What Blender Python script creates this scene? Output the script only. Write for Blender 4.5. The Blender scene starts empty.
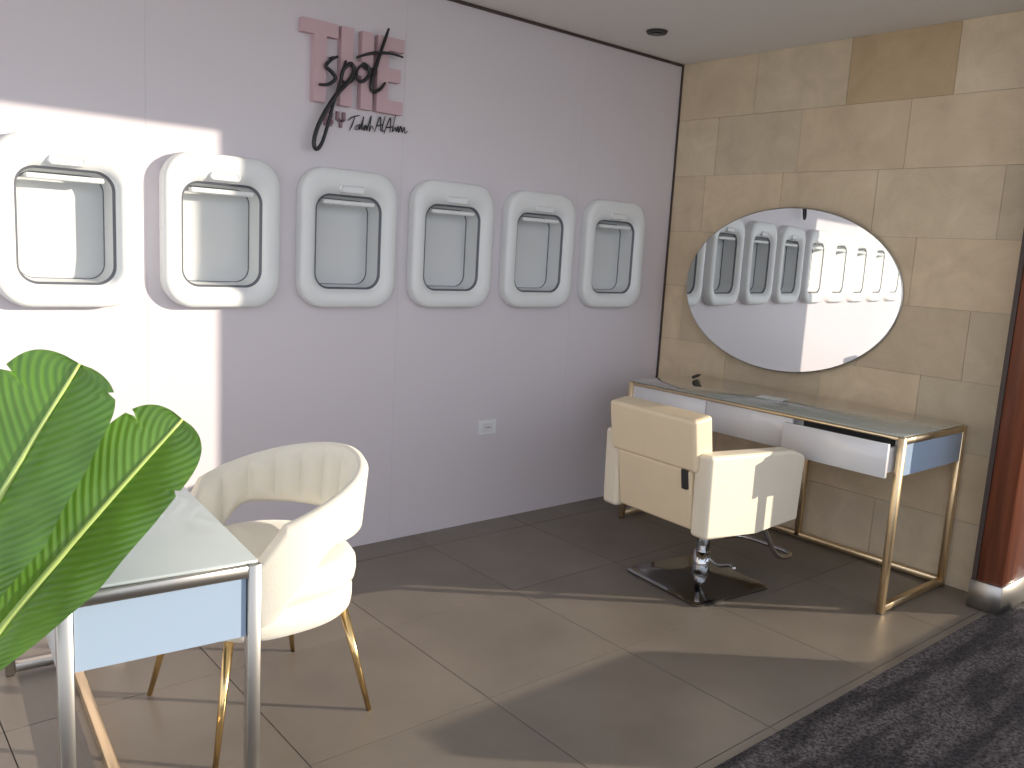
import bpy, bmesh, math, random
from mathutils import Vector, Matrix
random.seed(7)
scn=bpy.context.scene
scn.view_settings.view_transform='Standard'
COL=scn.collection

# ------------------------------------------------------------ materials
def mat(name,color,rough=.5,metal=0.,spec=.5,noise=0,nscale=8,bump=0,bscale=60,coat=0,sheen=0):
    m=bpy.data.materials.new(name); m.use_nodes=True
    nt=m.node_tree; b=nt.nodes['Principled BSDF']
    b.inputs['Base Color'].default_value=(*color,1); b.inputs['Roughness'].default_value=rough
    b.inputs['Metallic'].default_value=metal; b.inputs['Specular IOR Level'].default_value=spec
    b.inputs['Coat Weight'].default_value=coat
    b.inputs['Sheen Weight'].default_value=sheen
    tc=nt.nodes.new('ShaderNodeTexCoord')
    if noise:
        n=nt.nodes.new('ShaderNodeTexNoise'); n.inputs['Scale'].default_value=nscale; n.inputs['Detail'].default_value=6
        nt.links.new(tc.outputs['Object'],n.inputs['Vector'])
        r=nt.nodes.new('ShaderNodeMix'); r.data_type='RGBA'
        r.inputs[6].default_value=(*[c*(1-noise) for c in color],1)
        r.inputs[7].default_value=(*[min(1,c*(1+noise)) for c in color],1)
        nt.links.new(n.outputs['Fac'],r.inputs[0]); nt.links.new(r.outputs[2],b.inputs['Base Color'])
    if bump:
        n=nt.nodes.new('ShaderNodeTexNoise'); n.inputs['Scale'].default_value=bscale; n.inputs['Detail'].default_value=5
        nt.links.new(tc.outputs['Object'],n.inputs['Vector'])
        bp=nt.nodes.new('ShaderNodeBump'); bp.inputs['Strength'].default_value=bump; bp.inputs['Distance'].default_value=.01
        nt.links.new(n.outputs['Fac'],bp.inputs['Height']); nt.links.new(bp.outputs['Normal'],b.inputs['Normal'])
    return m

M_pink=mat('pink_panel',(.705,.66,.705),.42,noise=.02,nscale=1.5)
M_seam=mat('panel_seam',(.62,.58,.63),.6)
M_white=mat('white_plastic',(.82,.84,.85),.35)
M_gasket=mat('window_gasket',(.13,.14,.17),.5)
M_shade=mat('window_shade',(.68,.70,.71),.45,noise=.03,nscale=4)
M_ceil=mat('ceiling_paint',(.84,.82,.79),.9)
M_brown=mat('dark_trim',(.06,.04,.035),.5)
M_gold=mat('champagne_metal',(.84,.66,.42),.33,metal=1)
M_brass=mat('brass_metal',(.83,.60,.28),.2,metal=1)
M_steel=mat('grey_metal',(.50,.48,.45),.35,metal=1)
M_chrome=mat('chrome',(.62,.62,.63),.08,metal=1)
M_dchrome=mat('dark_chrome',(.33,.33,.33),.10,metal=1)
M_lacq=mat('white_lacquer',(.80,.79,.80),.12,coat=.5)
M_blue=mat('blue_lacquer',(.36,.46,.60),.18,coat=.4)
M_glass=mat('tabletop_glass',(.36,.38,.34),.05,coat=1,spec=.9)
M_glass2=mat('tabletop_glass_blue',(.46,.52,.54),.05,coat=1,spec=.8)
M_cream=mat('cream_leather',(.80,.66,.46),.45,bump=.15,bscale=90,noise=.04)
M_cream2=mat('cream_leather_light',(.80,.72,.58),.5,bump=.15,bscale=90,noise=.05)
M_velvet=mat('ivory_velvet',(.80,.77,.68),.8,sheen=.4,bump=.1,bscale=120)
M_rose2=mat('plum_letters',(.30,.18,.21),.5)
M_black=mat('black_acrylic',(.012,.012,.015),.3)
M_rose=mat('rose_letters',(.60,.42,.46),.5)
M_mirror=mat('mirror_glass',(.86,.88,.88),.01,metal=1)
M_dark=mat('dark_plastic',(.03,.03,.03),.5)
M_paper=mat('paper',(.75,.75,.72),.8)
M_pot=mat('ceramic_pot',(.55,.55,.53),.4,noise=.05)
M_soil=mat('soil',(.05,.035,.02),.95,bump=.6,bscale=40)
M_fab=mat('grey_fabric',(.20,.19,.19),.9,bump=.3,bscale=150)

def nodes(m): return m.node_tree.nodes, m.node_tree.links
# wood
M_wood=mat('red_wood',(.28,.09,.045),.35,coat=.2)
N,L=nodes(M_wood)
tc=N.new('ShaderNodeTexCoord'); mp=N.new('ShaderNodeMapping'); mp.inputs['Scale'].default_value=(30,30,1.6)
no=N.new('ShaderNodeTexNoise'); no.inputs['Scale'].default_value=1; no.inputs['Detail'].default_value=7
cr=N.new('ShaderNodeValToRGB'); cr.color_ramp.elements[0].position=.3; cr.color_ramp.elements[0].color=(.12,.035,.018,1)
cr.color_ramp.elements[1].position=.7; cr.color_ramp.elements[1].color=(.27,.085,.04,1)
L.new(tc.outputs['Object'],mp.inputs[0]); L.new(mp.outputs[0],no.inputs['Vector']); L.new(no.outputs['Fac'],cr.inputs[0]); L.new(cr.outputs[0],N['Principled BSDF'].inputs['Base Color'])
# stone
M_stone=mat('limestone',(.6,.47,.3),.62)
N,L=nodes(M_stone)
tc=N.new('ShaderNodeTexCoord'); at=N.new('ShaderNodeVertexColor'); at.layer_name='tint'
n1=N.new('ShaderNodeTexNoise'); n1.inputs['Scale'].default_value=5; n1.inputs['Detail'].default_value=9; n1.inputs['Roughness'].default_value=.62; n1.inputs['Distortion'].default_value=.6
n2=N.new('ShaderNodeTexNoise'); n2.inputs['Scale'].default_value=70; n2.inputs['Detail'].default_value=5
cr=N.new('ShaderNodeValToRGB'); cr.color_ramp.elements[0].position=.25; cr.color_ramp.elements[0].color=(.85,.81,.75,1)
cr.color_ramp.elements[1].position=.75; cr.color_ramp.elements[1].color=(1.1,1.09,1.06,1)
mx=N.new('ShaderNodeMix'); mx.data_type='RGBA'; mx.blend_type='MULTIPLY'; mx.inputs[0].default_value=1
bp=N.new('ShaderNodeBump'); bp.inputs['Strength'].default_value=.25; bp.inputs['Distance'].default_value=.006
L.new(tc.outputs['Object'],n1.inputs['Vector']); L.new(tc.outputs['Object'],n2.inputs['Vector'])
L.new(n1.outputs['Fac'],cr.inputs[0]); L.new(cr.outputs[0],mx.inputs[7]); L.new(at.outputs['Color'],mx.inputs[6])
L.new(mx.outputs[2],N['Principled BSDF'].inputs['Base Color'])
L.new(n2.outputs['Fac'],bp.inputs['Height']); L.new(bp.outputs[0],N['Principled BSDF'].inputs['Normal'])
M_mortar=mat('stone_mortar',(.42,.34,.24),.9)
# tiles
M_tile=mat('floor_tile',(.2,.17,.15),.38)
N,L=nodes(M_tile)
tc=N.new('ShaderNodeTexCoord'); at=N.new('ShaderNodeVertexColor'); at.layer_name='tint'
n1=N.new('ShaderNodeTexNoise'); n1.inputs['Scale'].default_value=3; n1.inputs['Detail'].default_value=8
cr=N.new('ShaderNodeValToRGB'); cr.color_ramp.elements[0].position=.3; cr.color_ramp.elements[0].color=(.85,.84,.83,1)
cr.color_ramp.elements[1].position=.7; cr.color_ramp.elements[1].color=(1.1,1.1,1.1,1)
mx=N.new('ShaderNodeMix'); mx.data_type='RGBA'; mx.blend_type='MULTIPLY'; mx.inputs[0].default_value=1
L.new(tc.outputs['Object'],n1.inputs['Vector']); L.new(n1.outputs['Fac'],cr.inputs[0]); L.new(cr.outputs[0],mx.inputs[7]); L.new(at.outputs['Color'],mx.inputs[6])
L.new(mx.outputs[2],N['Principled BSDF'].inputs['Base Color'])
M_grout=mat('tile_grout',(.10,.085,.07),.9)
# carpet
M_carpet=mat('carpet_pile',(.07,.065,.065),.95)
N,L=nodes(M_carpet)
tc=N.new('ShaderNodeTexCoord'); mp=N.new('ShaderNodeMapping'); mp.inputs['Scale'].default_value=(1.2,6,1)
n1=N.new('ShaderNodeTexNoise'); n1.inputs['Scale'].default_value=2.2; n1.inputs['Detail'].default_value=3
n2=N.new('ShaderNodeTexNoise'); n2.inputs['Scale'].default_value=110; n2.inputs['Detail'].default_value=4
cr=N.new('ShaderNodeValToRGB'); cr.color_ramp.elements[0].position=.42; cr.color_ramp.elements[0].color=(.030,.026,.027,1)
cr.color_ramp.elements[1].position=.56; cr.color_ramp.elements[1].color=(.085,.076,.076,1)
cr2=N.new('ShaderNodeValToRGB'); cr2.color_ramp.elements[0].position=.38; cr2.color_ramp.elements[0].color=(.3,.3,.3,1)
cr2.color_ramp.elements[1].position=.66; cr2.color_ramp.elements[1].color=(2.2,2.1,2.1,1)
mx=N.new('ShaderNodeMix'); mx.data_type='RGBA'; mx.blend_type='MULTIPLY'; mx.inputs[0].default_value=1
bp=N.new('ShaderNodeBump'); bp.inputs['Strength'].default_value=.8; bp.inputs['Distance'].default_value=.01
L.new(tc.outputs['Object'],mp.inputs[0]); L.new(mp.outputs[0],n1.inputs['Vector']); L.new(tc.outputs['Object'],n2.inputs['Vector'])
L.new(n1.outputs['Fac'],cr.inputs[0]); L.new(n2.outputs['Fac'],cr2.inputs[0]); L.new(cr.outputs[0],mx.inputs[6]); L.new(cr2.outputs[0],mx.inputs[7])
L.new(mx.outputs[2],N['Principled BSDF'].inputs['Base Color']); L.new(n2.outputs['Fac'],bp.inputs['Height']); L.new(bp.outputs[0],N['Principled BSDF'].inputs['Normal'])
# leaf
M_leaf=mat('banana_leaf',(.13,.34,.03),.24,coat=.3)
N,L=nodes(M_leaf)
uv=N.new('ShaderNodeUVMap'); sp=N.new('ShaderNodeSeparateXYZ'); L.new(uv.outputs[0],sp.inputs[0])
ab=N.new('ShaderNodeMath'); ab.operation='ABSOLUTE'; L.new(sp.outputs[0],ab.inputs[0])
ma=N.new('ShaderNodeMath'); ma.operation='MULTIPLY_ADD'; ma.inputs[1].default_value=-.16; L.new(ab.outputs[0],ma.inputs[0]); L.new(sp.outputs[1],ma.inputs[2])
mu=N.new('ShaderNodeMath'); mu.operation='MULTIPLY'; mu.inputs[1].default_value=190; L.new(ma.outputs[0],mu.inputs[0])
si=N.new('ShaderNodeMath'); si.operation='SINE'; L.new(mu.outputs[0],si.inputs[0])
mr=N.new('ShaderNodeMapRange'); mr.inputs[1].default_value=-1; mr.inputs[2].default_value=1; L.new(si.outputs[0],mr.inputs[0])
nz=N.new('ShaderNodeTexNoise'); nz.inputs['Scale'].default_value=3; nz.inputs['Detail'].default_value=1
cr=N.new('ShaderNodeValToRGB'); cr.color_ramp.elements[0].position=.3; cr.color_ramp.elements[0].color=(.06,.18,.018,1)
cr.color_ramp.elements[1].position=.7; cr.color_ramp.elements[1].color=(.12,.29,.035,1)
L.new(nz.outputs['Fac'],cr.inputs[0])
mx=N.new('ShaderNodeMix'); mx.data_type='RGBA'; mx.inputs[7].default_value=(.24,.42,.07,1)
f2=N.new('ShaderNodeMath'); f2.operation='MULTIPLY'; f2.inputs[1].default_value=.28; L.new(mr.outputs[0],f2.inputs[0])
L.new(f2.outputs[0],mx.inputs[0]); L.new(cr.outputs[0],mx.inputs[6]); L.new(mx.outputs[2],N['Principled BSDF'].inputs['Base Color'])
bp=N.new('ShaderNodeBump'); bp.inputs['Strength'].default_value=.25; bp.inputs['Distance'].default_value=.003
L.new(si.outputs[0],bp.inputs['Height']); L.new(bp.outputs[0],N['Principled BSDF'].inputs['Normal'])
tr=N.new('ShaderNodeBsdfTranslucent'); tr.inputs[0].default_value=(.28,.52,.06,1)
ms=N.new('ShaderNodeMixShader'); ms.inputs[0].default_value=.3
L.new(N['Principled BSDF'].outputs[0],ms.inputs[1]); L.new(tr.outputs[0],ms.inputs[2]); L.new(ms.outputs[0],N['Material Output'].inputs['Surface'])
M_rib=mat('leaf_midrib',(.50,.64,.20),.35)

# ------------------------------------------------------------ helpers
def obj(name,bm,mats,parent=None,smooth=False,loc=None,rot=None):
    me=bpy.data.meshes.new(name); bmesh.ops.recalc_face_normals(bm,faces=bm.faces[:]) ; bm.to_mesh(me); bm.free()
    o=bpy.data.objects.new(name,me); COL.objects.link(o)
    for m in (mats if isinstance(mats,(list,tuple)) else [mats]): me.materials.append(m)
    if smooth:
        for p in me.polygons: p.use_smooth=True
    if parent: o.parent=parent
    if loc: o.location=loc
    if rot: o.rotation_euler=rot
    return o
def empty(name,loc=(0,0,0),rz=0):
    e=bpy.data.objects.new(name,None); COL.objects.link(e); e.location=loc; e.rotation_euler=(0,0,rz); e.empty_display_size=.1
    return e
def addbox(bm,b,mi=0):
    x0,x1,y0,y1,z0,z1=b
    v=[bm.verts.new(p) for p in ((x0,y0,z0),(x1,y0,z0),(x1,y1,z0),(x0,y1,z0),(x0,y0,z1),(x1,y0,z1),(x1,y1,z1),(x0,y1,z1))]
    fs=[bm.faces.new([v[i] for i in f]) for f in ((0,3,2,1),(4,5,6,7),(0,1,5,4),(1,2,6,5),(2,3,7,6),(3,0,4,7))]
    for f in fs: f.material_index=mi
    return v,fs
def box(name,b,m,parent=None,bevel=0,seg=2,loc=None,rot=None,smooth=None):
    bm=bmesh.new(); addbox(bm,b)
    if bevel: bmesh.ops.bevel(bm,geom=bm.edges[:],offset=bevel,segments=seg,affect='EDGES',profile=.5)
    o=obj(name,bm,m,parent,smooth=(bevel>0 if smooth is None else smooth),loc=loc,rot=rot)
    if bevel and seg>=2:
        md=o.modifiers.new('wn','WEIGHTED_NORMAL'); md.keep_sharp=True
    return o
def sweep(bm,pts,rad,n=10,caps=True):
    pts=[Vector(p) for p in pts]
    if not isinstance(rad,(list,tuple)): rad=[rad]*len(pts)
    t0=(pts[1]-pts[0]).normalized(); up=Vector((0,0,1)) if abs(t0.z)<.9 else Vector((1,0,0))
    a=t0.cross(up).normalized(); rings=[]; prev=t0
    for i,p in enumerate(pts):
        if i==0: t=t0
        elif i==len(pts)-1: t=(pts[i]-pts[i-1]).normalized()
        else: t=((pts[i]-pts[i-1]).normalized()+(pts[i+1]-pts[i]).normalized()).normalized()
        q=prev.rotation_difference(t); a=(q@a).normalized(); prev=t; b=t.cross(a).normalized()
        rings.append([bm.verts.new(p+(a*math.cos(2*math.pi*k/n)+b*math.sin(2*math.pi*k/n))*rad[i]) for k in range(n)])
    for i in range(len(rings)-1):
        for k in range(n): bm.faces.new((rings[i][k],rings[i][(k+1)%n],rings[i+1][(k+1)%n],rings[i+1][k]))
    if caps: bm.faces.new(rings[0][::-1]); bm.faces.new(rings[-1])
def tube(name,pts,rad,m,parent=None,n=10):
    bm=bmesh.new(); sweep(bm,pts,rad,n); return obj(name,bm,m,parent,smooth=True)
def smoothpts(P,k=8):
    P=[Vector(p) for p in P]; Q=[P[0]]+P+[P[-1]]; out=[]
    for i in range(1,len(Q)-2):
        for j in range(k):
            t=j/k; a,b,c,d=Q[i-1],Q[i],Q[i+1],Q[i+2]
            out.append(.5*((2*b)+(c-a)*t+(2*a-5*b+4*c-d)*t*t+(3*b-a-3*c+d)*t**3))
    out.append(P[-1]); return out

# ------------------------------------------------------------ room shell
H=2.6
WZ=1.461; WX=[-.5124-.5692*i for i in range(9)]
z0h,z1h=WZ-.235,WZ+.225
bm=bmesh.new(); xs=[-7.0,-5.35,-4.212,-3.074,-1.935,-.797,0.0]
addbox(bm,(-7,0.0,.10,.16,0,5),1)
for sx_ in xs[1:-1]: addbox(bm,(sx_-.004,sx_+.004,.0015,.09,0,H),1)
for i in range(len(xs)-1):
    a,b=xs[i]+.0003,xs[i+1]-.0003
    addbox(bm,(a,b,0,.10,0,z0h),0); addbox(bm,(a,b,0,.10,z1h,H),0)
    hs=sorted([x for x in WX if a<x<b]); cur=a
    for hx in hs:
        addbox(bm,(cur,hx-.18,0,.10,z0h,z1h),0); cur=hx+.18
    addbox(bm,(cur,b,0,.10,z0h,z1h),0)
obj('wall_back',bm,[M_pink,M_seam])
box('trim_1',(-7,-.012,-.012,-.0005,H-.014,H-.001),M_brown)
box('trim_2',(-.010,-.0005,-.010,-.0005,0.002,H-.001),M_brown)
# stone wall
bm=bmesh.new(); cl=bm.loops.layers.float_color.new('tint')
addbox(bm,(.004,.15,-2.06,.12,0,5),1)
rh=.325
off=[-1.09,-.86,-1.36,-1.52,-1.27,-1.62,-1.05,-1.4]
for k in range(8):
    z1=H-k*rh; z0=z1-rh
    ys=[0.0]; y=off[k]
    while y<-.56: y+=.56
    while y>-2.06:
        if y<-.12: ys.append(y)
        y-=.56+random.uniform(-.05,.06)
    ys.append(-2.06)
    for j in range(len(ys)-1):
        d=random.uniform(-.0012,.0012)
        v,fs=addbox(bm,(d,.02,ys[j+1]+.001,ys[j]-.001,z0+.001,z1-.001),0)
        g=random.uniform(.89,1.07); w=random.uniform(-.02,.02)
        c=(.71*g+w,.59*g,.43*g-w*.5,1)
        if k==0 and abs(ys[j]+1.09)<.05: c=(.58,.44,.28,1)
        for f in fs:
            for l in f.loops: l[cl]=c
obj('wall_right',bm,[M_stone,M_mortar])
# floor tiles
bm=bmesh.new(); cl=bm.loops.layers.float_color.new('tint')
T=.64
addbox(bm,(-7,.15,-2.133,.16,-.08,-.003),1)
x=-2.45+T*4
while x>-7:
    xa,xb=max(x-T,-7),min(x,.0)
    y=-.18+T
    while y>-2.12:
        ya,yb=max(y-T,-2.135),min(y,0.)
        if xb>xa:
            v,fs=addbox(bm,(xa+.0018,xb-.0018,ya+.0018,yb-.0018,-.02,0),0)
            g=random.uniform(.95,1.05); c=(.205*g,.176*g,.147*g,1)
            for f in fs:
                for l in f.loops: l[cl]=c
        y-=T
    x-=T
obj('floor',bm,[M_tile,M_grout])
box('carpet',(-7,6,-9,-2.135,-.08,.004),M_carpet)
# ceilings
box('ceiling',(-7,.15,-2.05,.16,H,H+.12),M_ceil)
box('ceiling_soffit',(-7,6,-2.15,-2.05,H,5),M_ceil)
box('ceiling_lounge',(-7,6,-9,-2.05,5,5.15),M_ceil)
# downlight
dl=empty('downlight',(-.68,-.38,H))
bm=bmesh.new(); bmesh.ops.create_cone(bm,cap_ends=True,segments=32,radius1=.05,radius2=.055,depth=.012); obj('ring',bm,M_dark,dl,loc=(0,0,-.0065))
bm=bmesh.new(); bmesh.ops.create_cone(bm,cap_ends=True,segments=32,radius1=.03,radius2=.035,depth=.006); obj('lens',bm,M_black,dl,loc=(0,0,-.015))
# wooden column
wc=empty('wooden_column',(0,0,0))
box('shaft',(-.178,.16,-2.17,-2.065,.13,5),M_wood,wc,bevel=.002,seg=1)
box('dark_edge',(-.182,-.0005,-2.0645,-2.045,.13,H-.001),M_brown,wc)
box('metal_skirting',(-.186,.16,-2.176,-2.04,0.005,.13),M_steel,wc,bevel=.002,seg=1)

# ------------------------------------------------------------ airplane windows
def rrect(hw,hh,r,n=10,cz0=0):
    pts=[]
    for cx,cz,a0 in ((hw-r,hh-r,0),(-hw+r,hh-r,90),(-hw+r,-hh+r,180),(hw-r,-hh+r,270)):
        for k in range(n+1):
            a=math.radians(a0+90*k/n); pts.append((cx+r*math.cos(a),cz0+cz+r*math.sin(a)))
    return pts
def airwindow(name,x,z):
    e=empty(name,(x,0,z))
    prof=[(.238,.302,.115,-.0005,0,0),(.238,.302,.115,-.040,0,0),(.235,.299,.113,-.050,0,0),(.227,.291,.108,-.056,0,0),(.205,.266,.098,-.058,0,-.002),
          (.186,.240,.088,-.056,0,-.008),(.176,.222,.080,-.050,0,-.012),(.170,.212,.074,-.040,0,-.014),(.165,.207,.070,-.034,1,-.014),(.157,.199,.064,-.030,1,-.014),(.156,.198,.063,-.024,2,-.014),  # last ring starts the recess wall, grey shading put into its colour
          (.149,.191,.059,.060,1,-.014),(.146,.188,.057,.066,2,-.014),(.138,.180,.050,.062,2,-.014),(.08,.11,.03,.056,2,-.014)]
    bm=bmesh.new(); rings=[]
    for hw,hh,r,y,m,cz in prof: rings.append([bm.verts.new((a,y,b)) for a,b in rrect(hw,hh,r,10,cz)])
    n=len(rings[0])
    for i in range(len(rings)-1):
        for k in range(n):
            f=bm.faces.new((rings[i][k],rings[i][(k+1)%n],rings[i+1][(k+1)%n],rings[i+1][k])); f.material_index=prof[i][4]
    f=bm.faces.new(rings[-1]); f.material_index=2
    obj('frame',bm,[M_white,M_gasket,M_shade],e,smooth=True)
    bm=bmesh.new()
    R=[[bm.verts.new((p,y,q)) for p,q in rrect(w,h,h*.95,6)] for w,h,y in ((.050,.009,-.062),(.058,.014,-.066),(.062,.017,-.062),(.064,.018,-.045))]
    bm.faces.new(R[0])
    for i in range(3):
        for k in range(len(R[0])): bm.faces.new((R[i][k],R[i][(k+1)%len(R[0])],R[i+1][(k+1)%len(R[0])],R[i+1][k]))
    bm.faces.new(R[-1][::-1])
    obj('shade_handle',bm,M_white,e,loc=(0,.004,.217))
    box('shade_bar',(-.128,.128,-.036,.0,.148,.168),M_white,e,bevel=.006)
    return e
for x in WX: airwindow('airplane_window_frame',x,WZ)

# wall socket
so=empty('wall_socket',(-1.35,0,.52))
box('plate',(-.058,.058,-.009,-.0005,-.04,.04),M_white,so,bevel=.003)
box('insert',(-.033,.033,-.012,-.0085,-.024,.024),M_lacq,so,bevel=.002)
for s in (-.012,0,.012):
    bm=bmesh.new(); bmesh.ops.create_cone(bm,cap_ends=True,segments=12,radius1=.003,radius2=.003,depth=.002,matrix=Matrix.Translation((s,-.0125,0))@Matrix.Rotation(math.pi/2,4,'X')); obj('hole',bm,M_dark,so)

# ------------------------------------------------------------ logo sign
sg=empty('logo_sign',(-2.46,0,2.03))
def letter(name,rects,x,z,m,d=(-.035,-.001)):
    bm=bmesh.new()
    for r in rects: addbox(bm,(x+r[0],x+r[1],d[0],d[1],z+r[2],z+r[3]))
    obj(name,bm,m,sg)
h=.325; s=.056
letter('letter_t',[(0,.165,h-s,h),(.055,.055+s,0,h-s)],0,0,M_rose)
letter('letter_h',[(0,s,0,h),(.10,.10+s,0,h),(s,.10,.137,.137+s)],.18,0,M_rose)
letter('letter_e',[(0,s,0,h),(s,.135,0,s),(s,.135,h-s,h),(s,.12,.137,.137+s)],.36,0,M_rose)
h=.066;s=.014
letter('letter_b',[(0,s,0,h),(s,.036,0,s),(s,.036,h-s,h),(s,.034,.026,.037),(.032,.043,s*.7,.029),(.031,.042,.034,h-s*.7)],.120,-.090,M_rose2,(-.012,-.001))
letter('letter_y',[(.018,.031,0,.032),(.002,.016,.03,h),(.032,.046,.03,h),(.008,.04,.024,.036)],.175,-.090,M_rose2,(-.012,-.001))
# lettering drawn on a design grid (unit: 1/204 m across, 1/232 m down)
def px2(x,y): return ((x-300)/204., -.048, .32-(y-18-(x-300)*.21)/232.)
def stroke(name,pts,r,y=-.048):
    P=smoothpts([px2(*p) for p in pts],8); P=[Vector((p.x,y,p.z)) for p in P]
    n=len(P); rr=[r*(.55+.45*math.sin(math.pi*i/(n-1))) for i in range(n)]
    tube(name,P,rr,M_black,sg,8)
stroke('script_s',[(332,54),(326,57),(321,63),(327,69),(330,75),(324,80),(315,80)],.009)
stroke('script_p',[(340,58),(336,74),(329,98),(320,132),(314,141),(311,134),(316,116),(330,92),(343,78),(348,68),(345,61),(338,66),(336,76),(343,79),(350,74)],.010)
stroke('script_o',[(358,61),(352,66),(351,75),(357,78),(363,72),(362,64),(357,61),(360,66),(368,66)],.008)
stroke('script_t',[(382,27),(377,42),(370,64),(366,80),(368,88),(375,86),(380,80)],.010)
stroke('script_cross',[(350,55),(365,51),(383,51),(398,55)],.007)
sig=[[(347,116),(352,113),(362,111)],[(356,112),(352,121),(349,126)],[(360,120),(356,124),(360,125),(362,120),(362,125),(366,116),(367,113),(365,125),(370,121),(368,126),(372,122),(372,126),(377,112),(375,127),(378,122),(381,126)],
 [(382,128),(389,113),(390,127)],[(384,122),(393,121)],[(396,112),(392,126),(396,127)],[(395,130),(403,114),(403,129)],[(398,124),(408,123)],[(410,112),(406,128),(410,124),(412,128),(414,123),(415,129),(418,123),(420,129),(423,124),(424,130),(428,128)]]
for k,p in enumerate(sig):
    P=[(348+(a-347)*.78,b-1+(a-347)*.03) for a,b in p]
    stroke('signature_%d'%(k+1),P,.003,-.008)
tube('standoff',[(.14,-.001,.19),(.14,-.046,.19)],.004,M_black,sg,8)

# ------------------------------------------------------------ oval mirror
mr_=empty('oval_mirror',(-.064,-.88,1.325),math.radians(5.2))
def ell(bm,a,b,x,n=96): return [bm.verts.new((x,a*math.cos(2*math.pi*k/n),b*math.sin(2*math.pi*k/n))) for k in range(n)]
bm=bmesh.new(); R=[ell(bm,.60,.42,.006),ell(bm,.618,.438,.004),ell(bm,.618,.438,.0),ell(bm,.612,.432,-.004)]
for i in range(3):
    for k in range(96):
        f=bm.faces.new((R[i][k],R[i][(k+1)%96],R[i+1][(k+1)%96],R[i+1][k])); f.material_index=1
f=bm.faces.new(R[3]); f.material_index=0
f=bm.faces.new(R[0][::-1]); f.material_index=1
obj('mirror_disc',bm,[M_mirror,M_steel],mr_)
box('wall_bracket',(.004,.040,-.2,.2,-.1,.1),M_dark,mr_)

# ------------------------------------------------------------ desks
def desk(name,loc,rz,D,L_,Ht,style):
    e=empty(name,loc,rz); t=.028; van=(style=='vanity'); F=M_gold if van else M_steel
    for nm,y0 in (('left',-t),('right',-L_)):
        for nm2,x0 in (('front',-D),('back',-t)):
            box('leg_%s_%s'%(nm2,nm),(x0,x0+t,y0,y0+t,0.004,Ht-.001),F,e,bevel=.002,seg=1)
        box('floor_runner_'+nm,(-D+t,-t,y0,y0+t,0.012,.012+t),F,e,bevel=.002,seg=1)
        box('top_rail_'+nm,(-D+t,-t,y0,y0+t,Ht-t,Ht-.001),F,e,bevel=.002,seg=1)
        for x0 in (-D,-t):
            box('foot',(x0+.004,x0+t-.004,y0+.004,y0+t-.004,0,.006),M_dark,e)
    for nm,x0 in (('front',-D),('back',-t)):
        box('top_rail_'+nm,(x0,x0+t,-L_+t,-t,Ht-t if nm=='back' else Ht-.014,Ht-.001),F,e,bevel=.002,seg=1)
    box('glass_top',(-D+.006,-.006,-L_+.006,-.006,Ht,Ht+.008),M_glass if van else M_glass2,e,bevel=.002,seg=1)
    if van:
        box('floor_rail_back',(-t,0,-L_+t,-t,.012,.012+t),F,e,bevel=.002,seg=1)
        box('leg_middle',(-t,0,-.78,-.78+t,.02,Ht-t),F,e,bevel=.002,seg=1)
        hz0,hz1=Ht-.165,Ht-.016
        box('carcass',(-D+.05,-.03,-L_+.012,-.03,hz0+.004,hz1),M_lacq,e)
        box('side_panel',(-D+.03,-.03,-L_+.004,-L_+.0115,hz0,Ht-.03),M_blue,e)
        w=(L_-2*t)/3
        for k in range(3):
            y1=-t-k*w-.002; y0=y1-w+.004
            if k<2:
                box('drawer_front_%d'%(k+1),(-D+.006,-D+.028,y0,y1,hz0,hz1),M_lacq,e,bevel=.002,seg=1)
            else:
                dx=-D-.075
                box('drawer_front_3',(dx,dx+.02,y0,y1,hz0-.004,hz1-.008),M_lacq,e,bevel=.002,seg=1)
                box('drawer_side_a',(dx+.02,-D+.05,y0+.012,y0+.026,hz0+.012,hz1-.03),M_lacq,e)
                box('drawer_side_b',(dx+.02,-D+.05,y1-.026,y1-.012,hz0+.012,hz1-.03),M_lacq,e)
                box('drawer_bottom',(dx+.02,-D+.05,y0+.026,y1-.026,hz0+.012,hz0+.02),M_dark,e)
                box('drawer_cavity_shade',(-D+.046,-D+.0495,y0+.03,y1-.03,hz0+.03,hz1-.006),M_dark,e)  # dark sheet on the solid carcass, stands in for the shaded hollow
    else:
        hz0,hz1=Ht-.16,Ht-.016
        box('carcass',(-D+t+.002,-t-.002,-L_+.010,-.010,hz0,hz1),M_blue,e)
        box('drawer_front_1',(-.022,-.002,-L_/2+.002,-t-.002,hz0,hz1),M_lacq,e,bevel=.002,seg=1)
        box('drawer_front_2',(-.022,-.002,-L_+t+.002,-L_/2-.002,hz0,hz1),M_lacq,e,bevel=.002,seg=1)
        box('side_panel',(-D+.002,-D+.022,-L_+t+.002,-t-.002,hz0,hz1),M_lacq,e,bevel=.002,seg=1)
        box('floor_rail_middle',(-D/2-t/2,-D/2+t/2,-L_+t,-t,.012,.012+t),M_gold,e,bevel=.002,seg=1)
    return e
desk('vanity_desk',(-.022,-.335,0),0,.61,1.54,.778,'vanity')
desk('manicure_table',(-3.285,-.49,0),math.radians(-4.8),.385,1.34,.778,'near')

tl=empty('hair_tool',(-.16,-.42,.787),.4)
box('handle',(-.05,.05,-.008,.008,0,.016),M_dark,tl,bevel=.004)
box('tip',(.05,.10,-.006,.006,.001,.012),M_dark,tl,bevel=.003)
pp=empty('paper_sheet',(-.34,-1.05,.787),.2)
box('sheet',(-.05,.05,-.07,.07,0,.002),M_paper,pp)

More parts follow.
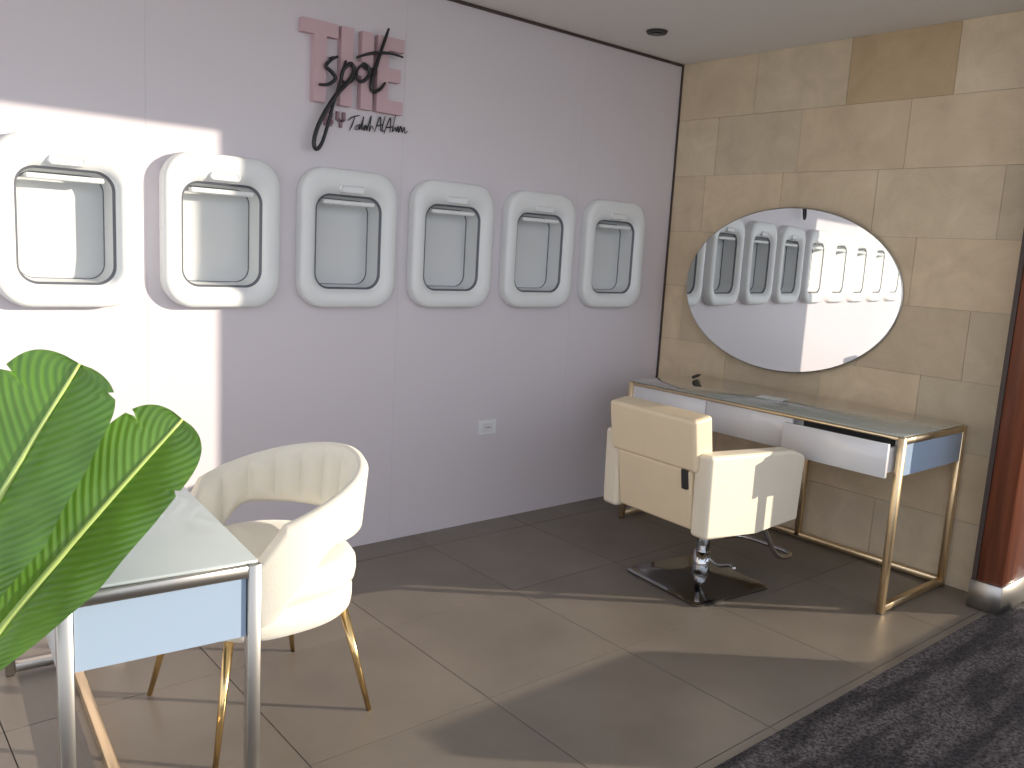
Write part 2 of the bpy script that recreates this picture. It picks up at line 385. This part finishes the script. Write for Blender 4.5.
# ------------------------------------------------------------ salon chair (faces +X)
sc=empty('salon_chair',(-1.03,-1.2,0),math.radians(-3))
box('seat_base',(-.27,.27,-.215,.215,.345,.40),M_cream,sc,bevel=.012,seg=4)
box('seat_cushion',(-.27,.29,-.213,.213,.40,.52),M_cream2,sc,bevel=.035,seg=4)
def arm(name,y0,y1):
    prof=[(-.345,.35),(-.02,.335),(.27,.345),(.285,.64),(.20,.672),(-.355,.70)]
    bm=bmesh.new()
    a=[bm.verts.new((x,y0,z)) for x,z in prof]; b=[bm.verts.new((x,y1,z)) for x,z in prof]
    bm.faces.new(a); bm.faces.new(b[::-1])
    for k in range(len(a)): bm.faces.new((a[k],b[k],b[(k+1)%len(a)],a[(k+1)%len(a)]))
    bmesh.ops.bevel(bm,geom=bm.edges[:],offset=.018,segments=4,affect='EDGES',profile=.5)
    o=obj(name,bm,M_cream2,sc,smooth=True); o.modifiers.new('wn','WEIGHTED_NORMAL')
arm('arm_right',-.305,-.215); arm('arm_left',.215,.305)
bk=empty('backrest',(-.275,0,.40)); bk.parent=sc; bk.rotation_euler=(0,math.radians(-9),0)
box('pad_lower',(-.055,.05,-.212,.212,-.03,.235),M_cream,bk,bevel=.016,seg=4)
box('pad_upper',(-.062,.05,-.245,.245,.228,.45),M_cream,bk,bevel=.018,seg=4)
box('bracket',(-.066,-.02,-.200,-.17,.15,.235),M_dark,bk,bevel=.003)
bm=bmesh.new(); bmesh.ops.create_cone(bm,cap_ends=True,segments=32,radius1=.03,radius2=.03,depth=.20); obj('hydraulic_pole',bm,M_chrome,sc,smooth=True,loc=(0.02,0,.24))
bm=bmesh.new(); bmesh.ops.create_cone(bm,cap_ends=True,segments=32,radius1=.042,radius2=.038,depth=.12); obj('hydraulic_sleeve',bm,M_chrome,sc,smooth=True,loc=(0.02,0,.09))
box('seat_plate',(-.12,.16,-.12,.12,.325,.345),M_dark,sc,bevel=.004)
bm=bmesh.new(); r0=[]
for hw,z,r in ((.232,.004,.03),(.235,.012,.03),(.225,.02,.028),(.09,.042,.02),(.05,.05,.02)):
    r0.append([bm.verts.new((p,q,z)) for p,q in rrect(hw,hw,r,4)])
for i in range(len(r0)-1):
    n=len(r0[0])
    for k in range(n): bm.faces.new((r0[i][k],r0[i][(k+1)%n],r0[i+1][(k+1)%n],r0[i+1][k]))
bm.faces.new(r0[0][::-1]); bm.faces.new(r0[-1])
obj('base_plate',bm,M_dchrome,sc,loc=(.02,.02,0),rot=(0,0,math.radians(-4)))
fr=smoothpts([(.2,.16,.33),(.26,.16,.24),(.36,.16,.12),(.46,.16,.10),(.50,.10,.10),(.50,-.10,.10),(.46,-.16,.10),(.36,-.16,.12),(.26,-.16,.24),(.2,-.16,.33)],6)
tube('footrest',fr,.012,M_chrome,sc,10)
tube('pump_lever',smoothpts([(.02,-.03,.14),(-.02,-.12,.13),(-.06,-.22,.17),(-.1,-.27,.18)],5),.008,M_chrome,sc,8)

# ------------------------------------------------------------ barrel chair (faces -X)
bc=empty('barrel_armchair',(-3.07,-1.07,0),math.radians(3))
NT=300; A0=118
def prm(th):
    t=abs(th)/A0
    top=.80-.15*(t**1.6)
    if t>.88: top-= (t-.88)/.12*.07
    bot=.575
    if t>.60:
        s=(t-.60)/.40; s=s*s*(3-2*s); bot=.575-.21*s
    return top,bot
bm=bmesh.new(); secs=[]
for i in range(NT+1):
    th=-A0+2*A0*i/NT; a=math.radians(th); top,bot=prm(th)
    rib=.024*abs(math.sin(a*10))**.7; sec=[]
    nz=10
    def P(r,z):
        fl=.03*((z-.45)/.35)
        return ((r+fl)*math.cos(a),(r+fl)*math.sin(a),z)
    ri,ro=.245,.292
    for k in range(nz+1):
        z=bot+.015+(top-bot-.03)*k/nz; sec.append(bm.verts.new(P(ri-rib*min(1,math.sin(math.pi*k/nz)*1.6)+.014,z)))
    sec.append(bm.verts.new(P(ri+.012,top-.003))); sec.append(bm.verts.new(P((ri+ro)/2,top))); sec.append(bm.verts.new(P(ro-.010,top-.004)))
    for k in range(nz+1):
        z=top-.018-(top-bot-.036)*k/nz; sec.append(bm.verts.new(P(ro,z)))
    sec.append(bm.verts.new(P((ri+ro)/2,bot)))
    secs.append(sec)
m_=len(secs[0])
for i in range(NT):
    for k in range(m_): bm.faces.new((secs[i][k],secs[i][(k+1)%m_],secs[i+1][(k+1)%m_],secs[i+1][k]))
bm.faces.new(secs[0]); bm.faces.new(secs[-1][::-1])
obj('barrel_back',bm,M_velvet,bc,smooth=True)
def cushion(name,rings,m):
    bm=bmesh.new(); R=[]
    for rx,z in rings:
        R.append([bm.verts.new((rx*math.copysign(abs(math.cos(2*math.pi*k/64))**.8,math.cos(2*math.pi*k/64)),rx*math.copysign(abs(math.sin(2*math.pi*k/64))**.8,math.sin(2*math.pi*k/64)),z)) for k in range(64)])
    for i in range(len(R)-1):
        for k in range(64): bm.faces.new((R[i][k],R[i][(k+1)%64],R[i+1][(k+1)%64],R[i+1][k]))
    bm.faces.new(R[0][::-1]); bm.faces.new(R[-1]); return obj(name,bm,m,bc,smooth=True)
cushion('seat_base',[(.20,.325),(.245,.33),(.258,.345),(.262,.37),(.262,.40),(.255,.415),(.24,.42)],M_velvet)
cushion('seat_cushion',[(.23,.421),(.255,.424),(.268,.435),(.272,.46),(.270,.49),(.258,.508),(.235,.518),(.18,.524),(.08,.527)],M_velvet)
for k,(sx,sy) in enumerate(((-1,-1),(-1,1),(1,-1),(1,1))):
    tube('leg_%d'%(k+1),[(sx*.185,sy*.185,.33),(sx*.25,sy*.245,0.0)],[.014,.008],M_brass,bc,12)

# ------------------------------------------------------------ banana plant
pl=empty('banana_plant',(-4.18,-1.92,0))
bm=bmesh.new(); R=[]
for r,z in ((.13,.004),(.15,.02),(.19,.34),(.195,.36),(.18,.36),(.175,.33)): R.append([bm.verts.new((r*math.cos(2*math.pi*k/40),r*math.sin(2*math.pi*k/40),z)) for k in range(40)])
for i in range(5):
    for k in range(40): bm.faces.new((R[i][k],R[i][(k+1)%40],R[i+1][(k+1)%40],R[i+1][k]))
bm.faces.new(R[0][::-1]); bm.faces.new(R[-1])
obj('pot',bm,[M_pot],pl,smooth=True)
bm=bmesh.new(); bmesh.ops.create_circle(bm,cap_ends=True,segments=40,radius=.178); obj('soil',bm,M_soil,pl,loc=(0,0,.345))
def leaf(name,B,Tp,wdir,hw,arch,fold,blunt=5,ripple=.0025,notches=()):
    off=Vector((4.18,1.92,0))
    B=Vector(B)+off; Tp=Vector(Tp)+off; ax=(Tp-B); Ln=ax.length; ax.normalize()
    w=Vector(wdir).normalized(); w=(w-ax*w.dot(ax)).normalized(); nrm=w.cross(ax).normalized()
    if nrm.y>0: nrm=-nrm
    NU,NV=200,12
    bm=bmesh.new(); uvl=bm.loops.layers.uv.new('UVMap'); G=[]; UVd={}
    for i in range(NU+1):
        s=i/NU; wid=hw*(min(1,(s/.45))**.6)*((1-s**blunt)**.55 if s<1 else .0)
        wid=max(wid,.002)
        def nt(sd):
            q=1
            for a_,b_,d_ in notches:
                if a_==sd: q*=1-d_*max(0,1-abs(s-b_)/.010)
            return q
        nl,nr=nt(-1),nt(1)
        c=B+ax*Ln*s+nrm*(arch*math.sin(math.pi*s*.9))
        row=[]
        for j in range(-NV,NV+1):
            v=j/NV
            p=c+w*(wid*v*(1-(1-(nl if v<0 else nr))*v*v))+ax*(.22*v*v*wid)+nrm*(fold*abs(v)*wid/hw+ripple*math.sin(s*30+abs(v)*3)*abs(v)- .16*wid*v*v)
            vt=bm.verts.new(p); UVd[vt]=(v,s); row.append(vt)
        G.append(row)
    for i in range(NU):
        for j in range(2*NV):
            f=bm.faces.new((G[i][j],G[i][j+1],G[i+1][j+1],G[i+1][j]))
            for l in f.loops: l[uvl].uv=UVd[l.vert]
    obj(name,bm,M_leaf,pl,smooth=True)
    base=Vector((random.uniform(-.02,.02),random.uniform(-.02,.02),.34))
    pts=smoothpts([base,base.lerp(B,.5)+Vector((0,0,.05)),B],8)+[B+ax*Ln*s/20+nrm*(arch*math.sin(math.pi*s/20*.9)+.002) for s in range(1,21)]
    n=len(pts); tube(name+'_midrib',pts,[.011*(1-.85*i/(n-1))+.001 for i in range(n)],M_rib,pl,8)
leaf('leaf_1',(-4.02,-2.02,.80),(-3.785,-2.043,1.247),(.645,-.635,-.42),.096,.02,.03,blunt=14,notches=((1,.93,.16),(-1,.86,.2)))
leaf('leaf_2',(-3.97,-1.93,.70),(-3.617,-2.0,1.138),(.543,-.586,-.60),.084,.03,.03,blunt=14,notches=((-1,.90,.22),(1,.80,.10)))
leaf('leaf_3',(-4.25,-1.95,.9),(-4.45,-2.1,1.5),(.645,-.4,.2),.12,.03,.02)
leaf('leaf_4',(-4.15,-1.8,.9),(-4.2,-1.5,1.5),(.8,.2,0),.12,.03,.02)

# ------------------------------------------------------------ unseen chaise, added to cast the shadow wedge on the tiles
ch=empty('shadow_chaise',(0,0,0))
box('seat',(-.93,1.0,-3.65,-3.02,.10,.34),M_fab,ch,bevel=.03,seg=3)
box('back',(-.93,.06,-3.17,-3.0,.12,.53),M_fab,ch,bevel=.03,seg=3)
for x_ in (-.85,.92):
    for y_ in (-3.57,-3.1): box('leg',(x_-.02,x_+.02,y_-.02,y_+.02,.004,.11),M_dark,ch)

# ------------------------------------------------------------ lights / world / camera
w=bpy.data.worlds.new('W'); scn.world=w; w.use_nodes=True
N,L=w.node_tree.nodes,w.node_tree.links
bg=N['Background']; tc=N.new('ShaderNodeTexCoord'); sp=N.new('ShaderNodeSeparateXYZ'); cr=N.new('ShaderNodeValToRGB')
L.new(tc.outputs['Generated'],sp.inputs[0]); L.new(sp.outputs[2],cr.inputs[0])
cr.color_ramp.elements[0].position=0; cr.color_ramp.elements[0].color=(.82,.83,.85,1)
cr.color_ramp.elements[1].position=.6; cr.color_ramp.elements[1].color=(.58,.70,.95,1)
L.new(cr.outputs[0],bg.inputs[0]); bg.inputs[1].default_value=1.62
sd=bpy.data.lights.new('sun','SUN'); sd.energy=6.0; sd.angle=math.radians(.5); sd.color=(1,.88,.71)
so_=bpy.data.objects.new('sun',sd); COL.objects.link(so_); so_.location=(4,-6,4)
so_.rotation_euler=Vector((-.752,.623,-.216)).to_track_quat('-Z','Y').to_euler()

yaw,pitch,roll,f=.8673,-.1571,.0577,846.05
fw=Vector((math.cos(yaw)*math.cos(pitch),math.sin(yaw)*math.cos(pitch),math.sin(pitch)))
r=Vector((math.sin(yaw),-math.cos(yaw),0)); u=r.cross(fw)
r2=r*math.cos(roll)+u*math.sin(roll); u2=-r*math.sin(roll)+u*math.cos(roll)
cd=bpy.data.cameras.new('camera'); cam=bpy.data.objects.new('camera',cd); COL.objects.link(cam)
cd.sensor_width=36; cd.lens=f*36/1024; cd.clip_start=.05
cam.matrix_world=Matrix(((r2.x,u2.x,-fw.x,-4.1085),(r2.y,u2.y,-fw.y,-3.44),(r2.z,u2.z,-fw.z,1.4574),(0,0,0,1)))
scn.camera=cam
try: open('/tmp/base5.py','w').write(open(__file__).read())
except Exception: pass
